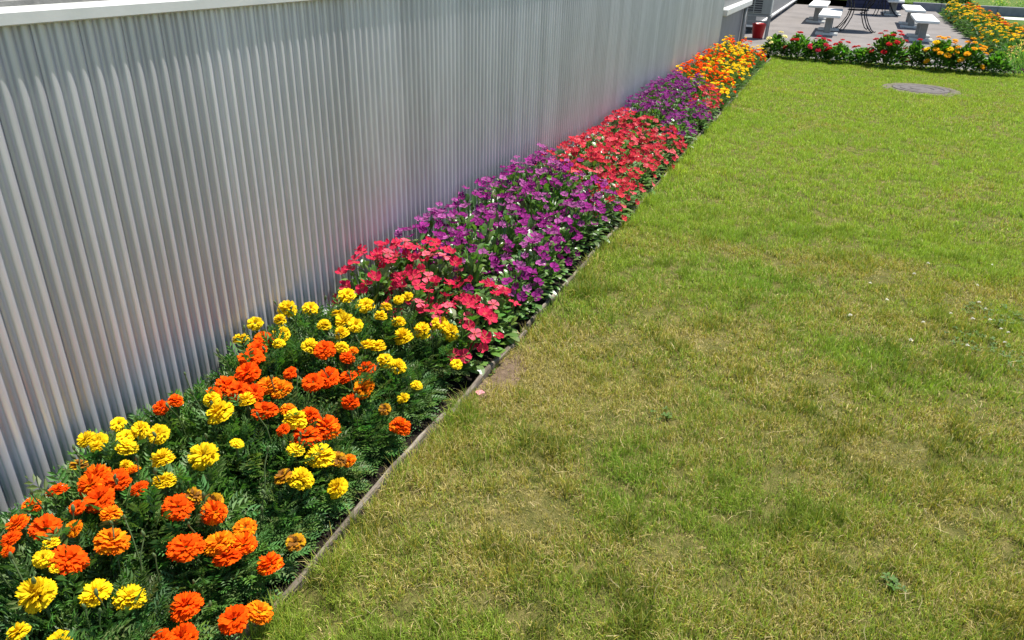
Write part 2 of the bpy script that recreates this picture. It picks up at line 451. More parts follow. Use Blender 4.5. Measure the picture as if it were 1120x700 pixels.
# ------------------------------------------------------------------ manhole cover in the lawn
mh = link('manhole_cover', None, loc=(1.03, 11.3, 0))
tag(mh, 'round metal manhole cover with concrete collar set in the lawn', 'manhole')
mb = MB(); mb.lathe([(0.35, -0.02), (0.352, 0.008), (0.40, 0.012), (0.46, 0.008), (0.52, -0.02)], 40); mb.build('collar', M['collar'], mh, True)
mb = MB(); mb.lathe([(0.0, 0.014), (0.12, 0.014), (0.13, 0.006), (0.15, 0.006), (0.16, 0.014), (0.24, 0.014), (0.25, 0.006), (0.27, 0.006), (0.28, 0.014), (0.335, 0.014), (0.342, 0.006), (0.345, -0.02)], 40); mb.build('lid', M['cast'], mh)

# ------------------------------------------------------------------ benches and iron tables on the patio
def bench(x, y0, y1, label):
    b = link('bench', None, loc=(x, (y0 + y1) / 2, -0.002)); h = (y1 - y0) / 2
    tag(b, label, 'bench', 'white benches on the patio')
    mb = MB(); mb.box(-0.215, 0.215, -h, h, 0.365, 0.425, 0.012); mb.build('seat', M['bench'], b)
    for s in (-1, 1):
        c = s * (h - 0.52)
        mb = MB(); mb.box(-0.065, 0.065, c - 0.09, c + 0.09, 0.045, 0.3645, 0.006); mb.build('leg', M['bench_leg'], b)
        mb = MB(); mb.box(-0.22, 0.22, c - 0.16, c - 0.10, 0.0, 0.044, 0.004); mb.build('foot_bar', M['bench'], b)
        mb = MB(); mb.box(-0.22, 0.22, c + 0.10, c + 0.16, 0.0, 0.044, 0.004); mb.build('foot_bar', M['bench'], b)
        mb = MB(); mb.box(-0.05, 0.05, c - 0.099, c + 0.099, 0.005, 0.0445); mb.build('foot_plate', M['bench_leg'], b)
    return b
bench(-0.40, 17.65, 19.85, 'white patio bench left of the nearer iron table, closest to the wall bed')
bench(-0.78, 20.75, 22.95, 'white patio bench behind the nearest left bench, beside the building')
bench(1.42, 17.65, 19.65, 'white patio bench right of the iron table, nearest the red flowers')
bench(1.38, 20.95, 23.1, 'white patio bench right of the iron table, behind the nearest right bench')
bench(1.10, 25.0, 27.2, 'farthest white patio bench in front of the dark retaining wall')

def iron_table(x, y, label, rot):
    t = link('iron_table', None, loc=(x, y, -0.002), rot=(0, 0, rot))
    tag(t, label, 'table', 'black iron tables on the patio')
    mb = MB(); mb.lathe([(0.0, 0.715), (0.53, 0.715), (0.545, 0.722), (0.545, 0.735), (0.53, 0.742), (0.0, 0.742)], 40); mb.build('table_top', M['iron'], t)
    mb = MB(); mb.tube([(0.215 * math.cos(2 * math.pi * k / 24), 0.215 * math.sin(2 * math.pi * k / 24), 0.44) for k in range(25)], 0.011, 8, False); mb.build('ring', M['iron'], t, True)
    for k in range(4):
        a = math.pi / 4 + k * math.pi / 2
        for off in (-0.10, 0.10):
            P = []
            for (r, z) in ((0.36, 0.715), (0.27, 0.62), (0.215, 0.50), (0.20, 0.42), (0.23, 0.30), (0.32, 0.16), (0.42, 0.05), (0.50, 0.012), (0.53, 0.03)):
                aa = a + off * (0.20 / max(r, 0.2))* 2.0
                P.append((r * math.cos(aa), r * math.sin(aa), z))
            mb = MB(); mb.tube(P, 0.011, 8); mb.build('leg', M['iron'], t, True)
    return t
iron_table(0.13, 19.6, 'round black iron table with flared legs between the white benches', 0.15)
iron_table(0.75, 25.4, 'far black iron table before the dark retaining wall', 0.5)

# low retaining wall behind the patio
rw = link('retaining_wall', None, loc=(0, 28.60, 0))
tag(rw, 'low dark retaining wall right of the patio, behind a pale path', 'wall')
x = 1.75
while x < 14:
    bw = random.uniform(0.74, 0.82)
    mb = MB(); mb.box(x, x + bw - 0.008, 0.0, 0.14, -0.03, 0.235 + random.uniform(-0.004, 0.004), 0.008); mb.build('block', M['retain'], rw)
    x += bw

px_ = link('planter_box', None, loc=(0.62, 28.55, 0))
tag(px_, 'planter box with painted navy shade at the far end of the patio behind the table', 'planter')
for k in range(4):
    mb = MB(); mb.box(-0.82, 0.82, -0.26, -0.225, -0.002 + k * 0.115, 0.108 + k * 0.115, 0.006); mb.build('front_board', M['navy'], px_)
    mb = MB(); mb.box(-0.82, 0.82, 0.225, 0.26, -0.002 + k * 0.115, 0.108 + k * 0.115, 0.006); mb.build('back_board', M['navy'], px_)
    for sx in (-1, 1):
        mb = MB(); mb.box(sx * 0.80 - 0.018, sx * 0.80 + 0.018, -0.224, 0.224, -0.002 + k * 0.115, 0.108 + k * 0.115, 0.006); mb.build('end_board', M['navy'], px_)
mb = MB(); mb.box(-0.78, 0.78, -0.223, 0.223, 0.0, 0.41); mb.build('soil', M['soil'], px_)

# ------------------------------------------------------------------ plant building blocks
def V3(*a): return Vector(a)
def basis(d):
    d = d.normalized()
    a = d.cross(Vector((0, 0, 1)))
    if a.length < 1e-3: a = Vector((1, 0, 0))
    a.normalize(); b = a.cross(d).normalized()
    return d, a, b      # along, sideways, up-ish normal

def shade(c, lo=0.75, hi=1.25):
    k = random.uniform(lo, hi)
    return (c[0] * k, c[1] * k, c[2] * k)

def pinnate_leaf(mb, p, d, L, droop=0.25, n=5):
    """feathery leaf: pairs of narrow leaflets on a midrib"""
    d, a, b = basis(d)
    col = (random.uniform(0.7, 1.25), random.uniform(0.75, 1.2), random.uniform(0.6, 1.3))
    def mid(t): return p + d * (L * t) - Vector((0, 0, 1)) * (droop * L * t * t)
    for k in range(n + 1):
        t = 0.22 + 0.78 * k / n
        q = mid(t)
        ll = L * (0.27 * math.sin(math.pi * min(t * 0.86 + 0.1, 1)) + 0.10)
        wd = ll * 0.19
        for s in ((-1, 1) if k < n else (0,)):
            e = (d * (0.75 if s else 1.0) + a * (s * 0.85) + b * random.uniform(-0.12, 0.30)).normalized()
            sd = e.cross(b).normalized()
            c = shade(col, 0.85, 1.15)
            mdp = q + e * (ll * 0.5)
            mb.add([q, mdp + sd * wd + b * (wd * 0.5), q + e * ll - b * (ll * 0.06), mdp - sd * wd + b * (wd * 0.5)], [(0, 1, 2), (0, 2, 3)], c)
    w_ = L * 0.010
    mb.add([p + a * w_, mid(0.6) + a * w_, mid(0.6) - a * w_, p - a * w_], [(0, 1, 2, 3)], col)

def oval_leaf(mb, p, d, L, W, droop=0.25, fold=0.25, col=None):
    d, a, b = basis(d)
    col = col or (random.uniform(0.75, 1.2), random.uniform(0.8, 1.2), random.uniform(0.7, 1.2))
    rows = ((0.0, 0.04), (0.28, 0.42), (0.58, 0.5), (0.84, 0.30), (1.0, 0.0))
    V = []; 
    for t, wd in rows:
        c = p + d * (L * t) - Vector((0, 0, 1)) * (droop * L * t * t)
        if wd > 0:
            V += [c + a * (W * wd) + b * (W * wd * fold), c, c - a * (W * wd) + b * (W * wd * fold)]
        else: V.append(c)
    F = []
    for r in range(3):
        i = r * 3
        F += [(i, i + 3, i + 4, i + 1), (i + 1, i + 4, i + 5, i + 2)]
    F += [(9, 12, 10), (10, 12, 11)]
    mb.add(V, F, col)

def dome_point(rx, h, inner=0.45):
    """random point in a dome-shaped crown (mostly near its surface) and the outward direction there"""
    u = random.random(); th = random.uniform(0, 2 * math.pi)
    el = math.asin(u ** 0.8) if random.random() < 0.85 else random.uniform(-0.15, 0.5)
    k = inner + (1 - inner) * random.random() ** 0.6
    n = Vector((math.cos(th) * math.cos(el), math.sin(th) * math.cos(el), math.sin(el)))
    return Vector((n.x * rx * k, n.y * rx * k, 0.12 * h + n.z * h * 0.88 * k)), n

def marigold_foliage(rx, h, nl, L):
    mb = MB()
    for _ in range(nl):
        p, n = dome_point(rx, h)
        d = (n + Vector((random.uniform(-0.6, 0.6), random.uniform(-0.6, 0.6), random.uniform(-0.2, 0.75)))).normalized()
        pinnate_leaf(mb, p - d * L * 0.35, d, L * random.uniform(0.7, 1.2), random.uniform(0.05, 0.4), 4)
    for _ in range(9):
        th = random.uniform(0, 6.28); r = rx * random.uniform(0.2, 0.8)
        mb.tube([(0.015 * math.cos(th), 0.015 * math.sin(th), 0), (r * 0.6 * math.cos(th), r * 0.6 * math.sin(th), h * 0.45), (r * math.cos(th), r * math.sin(th), h * 0.85)], [0.005, 0.004, 0.0025], 5, False, (1.0, 1.1, 0.9))
    return mb.mesh('foliage', M['marigold_leaf'], False, True)

def broad_foliage(rx, h, nl, L, W, mat, droop=(0.1, 0.5)):
    mb = MB()
    for _ in range(nl):
        p, n = dome_point(rx, h)
        d = (n * 0.9 + Vector((random.uniform(-0.7, 0.7), random.uniform(-0.7, 0.7), random.uniform(-0.1, 0.6)))).normalized()
        s = random.uniform(0.65, 1.2)
        oval_leaf(mb, p - d * L * 0.3, d, L * s, W * s, random.uniform(*droop), random.uniform(0.0, 0.45))
    for _ in range(8):
        th = random.uniform(0, 6.28); r = rx * random.uniform(0.2, 0.75)
        mb.tube([(0.012 * math.cos(th), 0.012 * math.sin(th), 0), (r * 0.6 * math.cos(th), r * 0.6 * math.sin(th), h * 0.5), (r * math.cos(th), r * math.sin(th), h * 0.9)], [0.005, 0.004, 0.0025], 5, False, (0.9, 1.0, 0.9))
    return mb.mesh('foliage', mat, False, True)

def pompom(palette, rings=7, flat=0.80, n0=20, name='flower_head'):
    """double marigold head of about unit diameter, origin at its base"""
    mb = MB()
    c0 = Vector((0, 0, 0.16))
    cnt = int(rings * n0 * 0.72)
    for k in range(1):
        for j in range(cnt):
            f = (j + 0.5) / cnt
            az = j * 2.39996 + random.uniform(-0.35, 0.35)
            po = math.acos(-0.20 + 1.19 * f) + random.uniform(-0.12, 0.12)
            d = Vector((math.sin(po) * math.cos(az), math.sin(po) * math.sin(az), math.cos(po)))
            tg = Vector((-math.sin(az), math.cos(az), 0))
            pd = Vector((math.cos(po) * math.cos(az), math.cos(po) * math.sin(az), -math.sin(po)))   # towards the rim
            r1 = random.uniform(0.43, 0.525)
            wd = random.uniform(0.085, 0.135) * (1.15 - 0.3 * f) * (16.0 / n0) ** 0.6
            col = random.choice(palette); col = shade(col, 0.82, 1.12)
            ph = random.uniform(0, 6.28)
            V = []; C = []
            for (s, wk, cu) in ((0.30, 0.35, 0.0), (0.72, 0.85, 0.02), (1.0, 1.0, 0.13)):
                for u in (-1, -0.33, 0.33, 1):
                    ruf = 0.030 * math.sin(ph + u * 4.5) * (s ** 2)
                    q = c0 + d * (r1 * s + (ruf if s < 1 else ruf * 1.3) - 0.02 * u * u) + tg * (u * wd * wk) + pd * (cu + ruf * 0.6)
                    q.z = max(q.z - 0.16, -0.02 + 0.1 * (q.z - 0.16)) * flat + 0.10
                    V.append(q)
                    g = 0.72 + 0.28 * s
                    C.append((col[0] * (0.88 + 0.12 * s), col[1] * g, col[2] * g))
            F = []
            for r in range(2):
                for u in range(3):
                    i = r * 4 + u; F.append((i, i + 1, i + 5, i + 4))
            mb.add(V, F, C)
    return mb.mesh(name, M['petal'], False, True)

def five_petal(palette, eye):
    """open five-petalled flower of unit diameter facing +Z"""
    mb = MB()
    cup = random.uniform(0.0, 0.42)
    col0 = random.choice(palette)
    for j in range(5):
        az = 2 * math.pi * j / 5 + random.uniform(-0.12, 0.12)
        d = Vector((math.cos(az), math.sin(az), 0)); tg = Vector((-math.sin(az), math.cos(az), 0))
        col = shade(col0, 0.85, 1.15)
        tw = random.uniform(-0.3, 0.3); dr = random.uniform(-0.30, 0.12)
        V = []; C = []
        for (s, wk) in ((0.04, 0.035), (0.20, 0.12), (0.39, 0.225), (0.50, 0.13)):
            for u in (-1, 0, 1):
                z = cup * (s * 1.1) + (dr * s * s * 2) + tw * u * s + (-0.055 * (s > 0.1) if u == 0 else 0.0)
                V.append(d * (s - 0.03 * abs(u) * (s > 0.45)) + tg * (u * wk) + Vector((0, 0, z + 0.06)))
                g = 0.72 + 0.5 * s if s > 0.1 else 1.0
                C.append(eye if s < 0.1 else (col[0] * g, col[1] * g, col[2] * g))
        F = []
        for r in range(3):
            for u in range(2):
                i = r * 3 + u; F.append((i, i + 1, i + 4, i + 3))
        mb.add(V, F, C)
    if random.random() < 0.5:
        for q in range(len(mb.v)):
            x_, y_, z_ = mb.v[q]; mb.v[q] = (x_ * 0.86, y_ * 0.86, z_ + 0.55 * (x_ * x_ + y_ * y_))
    mb.tube([(0, 0, -0.35), (0, 0, 0.0), (0, 0, 0.08)], [0.02, 0.025, 0.06], 5, False, eye)
    return mb.mesh('flower_head', M['petal_soft'], False, True)

def bud_mesh():
    mb = MB()
    mb.lathe([(0.0, -0.02), (0.22, 0.0), (0.36, 0.25), (0.34, 0.6), (0.18, 0.95), (0.0, 1.0)], 8)
    return mb.mesh('bud', M['stem'], True)

YEL = [(0.80, 0.56, 0.008), (0.84, 0.62, 0.014), (0.78, 0.51, 0.007)]
ORA = [(0.80, 0.085, 0.002), (0.82, 0.115, 0.003), (0.78, 0.065, 0.002)]
GOL = [(0.82, 0.20, 0.004), (0.82, 0.30, 0.006), (0.80, 0.15, 0.004)]
DUL = [(0.48, 0.22, 0.01), (0.62, 0.36, 0.012), (0.36, 0.15, 0.012), (0.22, 0.10, 0.02)]
CORAL = [(0.60, 0.022, 0.072), (0.64, 0.032, 0.082), (0.56, 0.016, 0.062), (0.66, 0.12, 0.17)]
RED2 = [(0.62, 0.036, 0.062), (0.66, 0.05, 0.07), (0.60, 0.030, 0.070), (0.66, 0.11, 0.13)]
PUR = [(0.23, 0.013, 0.155), (0.29, 0.022, 0.20), (0.18, 0.008, 0.125), (0.37, 0.09, 0.28)]
PUR2 = [(0.19, 0.012, 0.15), (0.24, 0.020, 0.19), (0.15, 0.009, 0.125), (0.32, 0.10, 0.28)]
ZRED = [(0.46, 0.010, 0.014), (0.52, 0.016, 0.018), (0.42, 0.010, 0.016)]
ZPINK = [(0.52, 0.022, 0.05), (0.48, 0.02, 0.045)]
ZYEL = [(0.80, 0.42, 0.008), (0.80, 0.34, 0.006)]
CREAM = [(0.78, 0.72, 0.22), (0.80, 0.76, 0.34)]
PINKY = [(0.42, 0.16, 0.20), (0.5, 0.24, 0.27), (0.36, 0.12, 0.15)]
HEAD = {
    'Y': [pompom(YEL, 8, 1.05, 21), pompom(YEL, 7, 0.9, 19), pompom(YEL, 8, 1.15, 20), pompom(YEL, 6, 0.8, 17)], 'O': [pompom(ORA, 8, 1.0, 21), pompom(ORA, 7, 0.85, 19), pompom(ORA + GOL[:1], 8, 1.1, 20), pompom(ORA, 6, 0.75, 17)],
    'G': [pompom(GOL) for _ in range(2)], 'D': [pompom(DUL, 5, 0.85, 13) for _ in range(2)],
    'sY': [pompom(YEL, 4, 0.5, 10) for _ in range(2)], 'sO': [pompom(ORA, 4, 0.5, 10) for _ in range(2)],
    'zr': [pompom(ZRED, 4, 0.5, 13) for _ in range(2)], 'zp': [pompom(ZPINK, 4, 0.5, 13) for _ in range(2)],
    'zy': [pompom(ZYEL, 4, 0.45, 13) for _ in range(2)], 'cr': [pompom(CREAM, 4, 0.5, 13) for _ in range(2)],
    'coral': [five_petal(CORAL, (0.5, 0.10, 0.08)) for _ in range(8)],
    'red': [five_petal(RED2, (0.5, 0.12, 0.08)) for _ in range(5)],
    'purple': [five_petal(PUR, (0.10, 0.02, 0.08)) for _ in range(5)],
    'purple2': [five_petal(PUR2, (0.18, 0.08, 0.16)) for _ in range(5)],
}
BUD = bud_mesh()
FOL_M = [marigold_foliage(0.165, 0.27, 360, 0.076) for _ in range(6)]
FOL_B = [broad_foliage(0.145, 0.27, 170, 0.058, 0.029, M['glossy_leaf']) for _ in range(6)]
FOL_SM = [marigold_foliage(0.165, 0.23, 110, 0.08) for _ in range(3)]

ORD = ['nearest', 'second', 'third', 'fourth', 'fifth', 'sixth', 'seventh', 'eighth', 'ninth', 'tenth', 'eleventh', 'twelfth', 'thirteenth',
       'fourteenth', 'fifteenth', 'sixteenth', 'seventeenth', 'eighteenth', 'nineteenth', 'twentieth']

# ------------------------------------------------------------------ the near marigolds: heads where the photograph shows them
HEADS = """O 62 534 20;O 33 551 16;O 47 575 30;O 20 570 22;O 12 587 20;O 109 541 30;O 100 529 24;O 130 525 22;O 153 532 18;Y 179 524 23;D 210 541 20;D 234 545 20;
O 193 550 30;O 234 558 24;G 120 561 20;G 82 575 18;G 120 590 34;Y 55 593 16;Y 47 608 18;O 71 607 36;Y 44 646 34;Y 105 646 31;Y 140 651 28;Y 64 698 24;O 202 594 33;
G 240 590 30;O 249 606 28;G 267 574 22;O 267 593 24;O 296 616 25;D 323 589 20;O 204 661 33;O 257 673 31;G 281 667 27;O 201 693 29;O 176 696 22;O 9 602 12;
Y 379 321 18;Y 400 331 18;Y 370 341 14;Y 380 350 20;Y 388 353 16;Y 314 336 18;Y 339 335 15;Y 279 351 15;Y 263 369 17;Y 307 362 17;Y 306 349 12;Y 305 374 12;Y 354 354 14;
Y 375 364 15;O 289 369 20;O 281 377 20;O 274 387 26;O 272 405 24;Y 338 376 20;O 355 379 21;Y 373 379 14;O 379 390 16;G 386 383 11;Y 402 376 16;Y 413 378 16;Y 416 345 13;
Y 422 335 12;Y 436 351 14;Y 446 323 13;Y 436 326 10;Y 443 368 19;Y 462 360 18;Y 481 351 18;Y 493 362 17;Y 421 393 16;Y 434 399 18;Y 455 420 12;Y 442 434 12;Y 499 396 12;
O 318 406 15;O 359 409 24;O 342 414 20;O 381 410 20;O 402 402 22;G 399 420 25;O 383 439 17;D 421 445 13;O 436 465 20;G 294 418 27;G 308 423 22;O 260 425 24;O 245 420 24;
O 233 430 16;O 277 427 20;Y 270 438 17;O 289 446 26;O 191 437 15;O 176 444 16;Y 231 435 16;Y 242 448 27;G 315 446 16;Y 322 458 24;O 339 454 20;O 356 466 28;O 334 474 30;
O 311 468 14;Y 322 490 18;Y 349 497 27;D 369 499 18;G 383 502 14;D 311 519 20;Y 327 521 25;Y 371 530 22;Y 224 494 29;Y 173 470 22;Y 154 468 17;Y 178 501 22;Y 179 523 23;
Y 258 483 13;Y 142 487 13;G 145 512 14;Y 129 461 15;Y 96 478 19;Y 108 479 18;Y 106 489 14;Y 137 475 18;Y 137 488 20;D 85 506 18;O 107 518 27;O 128 520 24;Y 139 509 12;
O 84 552 16;Y 60 620 13;Y 20 690 22;O 150 742 30;Y 90 745 30;O 40 735 32;O 215 740 28;Y 130 790 30;O 20 800 30;O 190 790 30;Y 245 720 24"""

def canopy(x):
    t = (x - WALL_X) / (EDGE_X - WALL_X)
    return 0.31 if t < 0.5 else 0.31 - 0.21 * ((t - 0.5) / 0.5) ** 1.2 if t < 1 else 0.10

heads = []
for row in HEADS.replace('\n', '').split(';'):
    c, px, py, dpx = row.split(); px, py, dpx = float(px), float(py), float(dpx)
    z = 0.28
    for _ in range(14):
        p = on_z(px, py, z); z = 0.5 * z + 0.5 * canopy(p.x)
    p = on_z(px, py, z)
    if p.x < WALL_X + 0.035: p = on_x(px, py, WALL_X + 0.035)
    depth = (p - Vector((0, 0, CAM_H))).dot(FWD)
    heads.append([c, p, dpx * depth / FPX * 1.11])

# plants: heads of like colour that stand together belong to one plant
pts = np.array([[h[1].x, h[1].y, 0.16 * (h[0] in 'OG')] for h in heads])
K = 27
cent = [pts[0]]
while len(cent) < K:
    dd = np.min([((pts - c) ** 2).sum(1) for c in cent], axis=0); cent.append(pts[int(dd.argmax())])
cent = np.array(cent)
for _ in range(20):
    lab = ((pts[:, None, :] - cent[None]) ** 2).sum(2).argmin(1)
    for k in range(K):
        if (lab == k).any(): cent[k] = pts[lab == k].mean(0)
order = sorted(range(K), key=lambda k: cent[k][1])
cnt = {'yellow': 0, 'orange': 0}
def place_head(plant, mesh, p, diam, tilt=0.35, name='flower_head', nrm=None):
    n = nrm or Vector((random.uniform(-tilt, tilt), random.uniform(-tilt, tilt) - 0.12, 1))
    q = n.to_track_quat('Z', 'Y').to_euler()
    o = link(name, mesh, plant, p, (q.x, q.y, q.z), (diam, diam, diam))
    return o

for k in order:
    mine = [h for h, l_ in zip(heads, lab) if l_ == k]
    if not mine: continue
    ny = sum(h[0] in 'YD' for h in mine); colr = 'yellow' if ny * 2 >= len(mine) else 'orange'
    base = Vector((float(np.clip(cent[k][0], WALL_X + 0.15, EDGE_X - 0.172)), float(cent[k][1]), 0.0))
    i = cnt[colr]; cnt[colr] += 1
    pl = link('marigold_plant', None, loc=base)
    side = 'against the metal wall' if base.x < -1.52 else ('beside the wooden edging' if base.x > -1.27 else 'in mid-bed')
    tag(pl, f'{colr} marigold plant {side}, {ORD[i]} {colr} one from the camera', 'flower', 'marigolds in the near patch')
    h = float(np.mean([q[1].z for q in mine]))
    fz = float(np.clip(h / 0.272, 0.45, 1.2)); fr = 0.80 if base.x > -1.27 else 1.08
    f = link('foliage', random.choice(FOL_M), pl, (0, 0, 0), (0, 0, random.uniform(0, 6.28)), (fr, fr, fz)); f['kind'] = 'stuff'
    st = MB()
    for c, p, dm in mine:
        lp = p - base
        low = lp - Vector((0, 0, dm * 0.30))
        flat = 1.0
        o = place_head(pl, random.choice(HEAD[c]), low, dm, 0.42)
        sq = random.uniform(0.85, 1.25); o.scale = (dm * random.uniform(0.93, 1.06), dm * random.uniform(0.93, 1.06), dm * sq)
        foot = Vector((lp.x * 0.45, lp.y * 0.45, 0.03))
        st.tube([foot, (foot + low) * 0.5 + Vector((lp.x * 0.12, lp.y * 0.12, 0.02)), low + Vector((0, 0, 0.004))], [0.003, 0.0028, 0.0045], 5, False)
    for _ in range(3):
        a = random.uniform(0, 6.28); r = random.uniform(0.03, 0.15)
        bp = Vector((r * math.cos(a), r * math.sin(a), canopy(base.x + r * math.cos(a)) * random.uniform(0.95, 1.15)))
        if base.x + bp.x < WALL_X + 0.02: continue
        s_ = random.uniform(0.009, 0.014)
        link('bud', BUD, pl, bp, (random.uniform(-.3, .3), random.uniform(-.3, .3), 0), (s_, s_, s_ * 1.4))
        st.tube([Vector((bp.x * 0.5, bp.y * 0.5, 0.05)), bp * 0.8 + Vector((0, 0, 0.02)), bp], 0.0018, 5, False)
    st.build('stems', M['stem'], pl, True)

# extra green marigold plants fill the bed between the flowering ones
fill = [(-1.60, 0.50), (-1.22, 0.62), (-1.40, 0.30), (-1.20, 1.28), (-1.58, 1.02), (-1.23, 1.70), (-1.40, 1.35), (-1.24, 2.02), (-1.62, 1.62), (-1.24, 0.98), (-1.2, 0.3), (-1.6, 0.15), (-1.38, 0.75), (-1.4, 1.8), (-1.19, 1.5), (-1.64, 0.75), (-1.65, 1.25), (-1.64, 1.85), (-1.5, 2.05)]
for i, (x, y) in enumerate(sorted(fill, key=lambda q: q[1])):
    x = min(x, -1.222)
    pl = link('marigold_plant', None, loc=(x, y, 0))
    tag(pl, f'marigold plant without open flowers among the near marigolds, {ORD[i]} such from the camera', 'flower', 'marigolds in the near patch')
    f = link('foliage', random.choice(FOL_M), pl, (0, 0, 0), (0, 0, random.uniform(0, 6.28)), (1.0 if x < -1.3 else 0.72, 1.0 if x < -1.3 else 0.72, canopy(x + 0.05) / 0.31 * 1.03)); f['kind'] = 'stuff'

# ------------------------------------------------------------------ patches of bedding plants further along the bed
def bound(y, k): return lambda x: y + k * (x + 1.40)
B = [bound(2.30, -0.15), bound(2.72, 0.05), bound(4.42, -0.75), bound(6.45, -0.9), bound(8.55, -1.0), bound(12.75, -0.5)]
PATCH = [
    (0, 'coral', 'coral red flowering plant', 'small red patch', 23, (0.050, 0.062), 1.12),
    (1, 'purple', 'purple flowering plant', 'nearer purple patch', 25, (0.042, 0.055), 1.12),
    (2, 'red', 'red flowering plant', 'long red patch', 25, (0.046, 0.058), 0.84),
    (3, 'purple2', 'purple flowering plant', 'farther purple patch', 22, (0.042, 0.052), 1.0),
    (4, 'mari', 'marigold plant', 'far orange patch', 17, (0.036, 0.048), 1.02),
]
ROWX = [-1.635, -1.415, -1.195]
ROWN = ['row against the wall', 'middle row', 'row along the edging']
for (bi, kind, what, where, nf, dr, hs) in PATCH:
    for ri, rx in enumerate(ROWX):
        ya, yb = B[bi](rx), B[bi + 1](rx)
        sp = 0.215 if kind != 'mari' else 0.25
        n = max(2, int(round((yb - ya) / sp)))
        for i in range(n):
            y = ya + (yb - ya) * (i + 0.5) / n + random.uniform(-0.03, 0.03)
            x = rx + random.uniform(-0.025, 0.025)
            pl = link('marigold_plant' if kind == 'mari' else 'periwinkle_plant', None, loc=(x, y, 0), rot=None)
            kk = kind; w2 = what
            if kind == 'purple2' and ri == 2 and i >= n - 4: kk = 'red'; w2 = 'red flowering plant'
            tag(pl, f'{w2} of {where}, {ROWN[ri]}, {ORD[i]} from camera', 'flower', f'plants in the {where}')
            hr = [1.14, 1.06, 0.84 if 'purple' in kind else 0.74][ri] * hs * random.uniform(0.9, 1.1)
            if kind == 'red' and ri == 0: hr *= 0.9
            fx = random.uniform(0.95, 1.10)
            f = link('foliage', random.choice(FOL_SM if kind == 'mari' else FOL_B), pl, (0, 0, 0), (0, 0, random.uniform(0, 6.28)), (fx, fx, hr)); f['kind'] = 'stuff'
            H_ = 0.27 * hr; RX = 0.150 * fx
            tone = random.choice(['sY', 'sY', 'sO', 'mix'])
            tries = 0; put = []
            while len(put) < nf and tries < 200:
                tries += 1
                a = random.uniform(0, 6.28); r = math.sqrt(random.random()) * 1.0
                nrm = Vector((math.cos(a) * r, math.sin(a) * r, math.sqrt(max(0.0, 1 - r * r)) + 0.12))
                p = Vector((nrm.x * RX, nrm.y * RX, 0.03 + nrm.z * H_ * random.uniform(0.88, 1.03)))
                dm = random.uniform(*dr)
                if any((p - q).length < dm * 0.55 for q in put): continue
                if x + p.x < WALL_X + 0.02: continue
                put.append(p)
                nr = Vector((nrm.x * 0.55, nrm.y * 0.55 - 0.1, nrm.z * 0.8)) + Vector((random.uniform(-.45, .45), random.uniform(-.45, .45), 0))
                if kk == 'mari': key = tone if tone != 'mix' else random.choice(['sY', 'sO'])
                else: key = kk
                place_head(pl, random.choice(HEAD[key]), p, dm, nrm=nr + Vector((0, 0, 0.25)))

# ------------------------------------------------------------------ row of taller flowers at the end of the lawn
FOL_H = [broad_foliage(0.24, 0.40, 620, 0.085, 0.046, M['hedge_leaf'], (0.0, 0.4)) for _ in range(4)]
def tall_plant(x, y, rad, h, n, keys, dm, label, group='tall flowers at the end of the lawn', name='zinnia_plant', fol=None):
    pl = link(name, None, loc=(x, y, 0)); tag(pl, label, 'flower', group)
    f = link('foliage', random.choice(fol or FOL_H), pl, (0, 0, 0), (0, 0, random.uniform(0, 6.28)), (rad / 0.24, rad / 0.24, h / 0.40)); f['kind'] = 'stuff'
    put = []; tries = 0
    while len(put) < n and tries < 300:
        tries += 1
        a = random.uniform(0, 6.28); r = math.sqrt(random.random())
        nrm = Vector((math.cos(a) * r, math.sin(a) * r, math.sqrt(max(0, 1 - r * r)) + 0.05))
        if nrm.y > 0.5: continue
        p = Vector((nrm.x * rad, nrm.y * rad, 0.04 + nrm.z * h * random.uniform(0.93, 1.03)))
        if any((p - q).length < dm * 0.8 for q in put): continue
        put.append(p)
        s = dm * random.uniform(0.85, 1.15)
        place_head(pl, random.choice(HEAD[random.choice(keys)]), p, s, nrm=Vector((nrm.x * 0.5 + random.uniform(-.2, .2), nrm.y * 0.5 - 0.1, nrm.z + 0.3)))
    return pl
tall_plant(-1.02, 13.45, 0.211, 0.339, 9, ['cr'], 0.085, 'leafy plant with pale cream yellow blooms at the end of the wall bed')
tall_plant(-0.66, 13.40, 0.232, 0.382, 8, ['zp', 'zr'], 0.085, 'leafy plant with pinkish red blooms beside the cream yellow one')
tall_plant(-0.36, 13.45, 0.211, 0.329, 8, ['zp'], 0.085, 'leafy plant with pink red blooms, third from the wall')
tall_plant(-0.05, 13.35, 0.211, 0.286, 7, ['zr'], 0.085, 'short leafy plant with few red blooms left of the tallest red one')
tall_plant(0.28, 13.42, 0.211, 0.254, 4, ['zr'], 0.07, 'very small leafy plant in the gap before the tallest red one')
tall_plant(0.64, 13.30, 0.285, 0.488, 15, ['zr'], 0.095, 'tallest leafy plant with deep red blooms near the manhole cover')
tall_plant(1.02, 13.45, 0.180, 0.382, 5, ['zr'], 0.08, 'narrow leafy plant with two red blooms between red and yellow ones')
tall_plant(1.36, 13.35, 0.285, 0.445, 18, ['zy', 'zy', 'zy', 'sY'], 0.095, 'broad leafy plant with golden yellow blooms, left of its twin')
tall_plant(1.74, 13.40, 0.264, 0.403, 16, ['zy'], 0.095, 'broad leafy plant with golden yellow blooms beside the round green bush')
tall_plant(2.13, 13.35, 0.211, 0.318, 0, ['zy'], 0.09, 'round dark green bush without flowers right of the yellow blooms', name='green_bush')

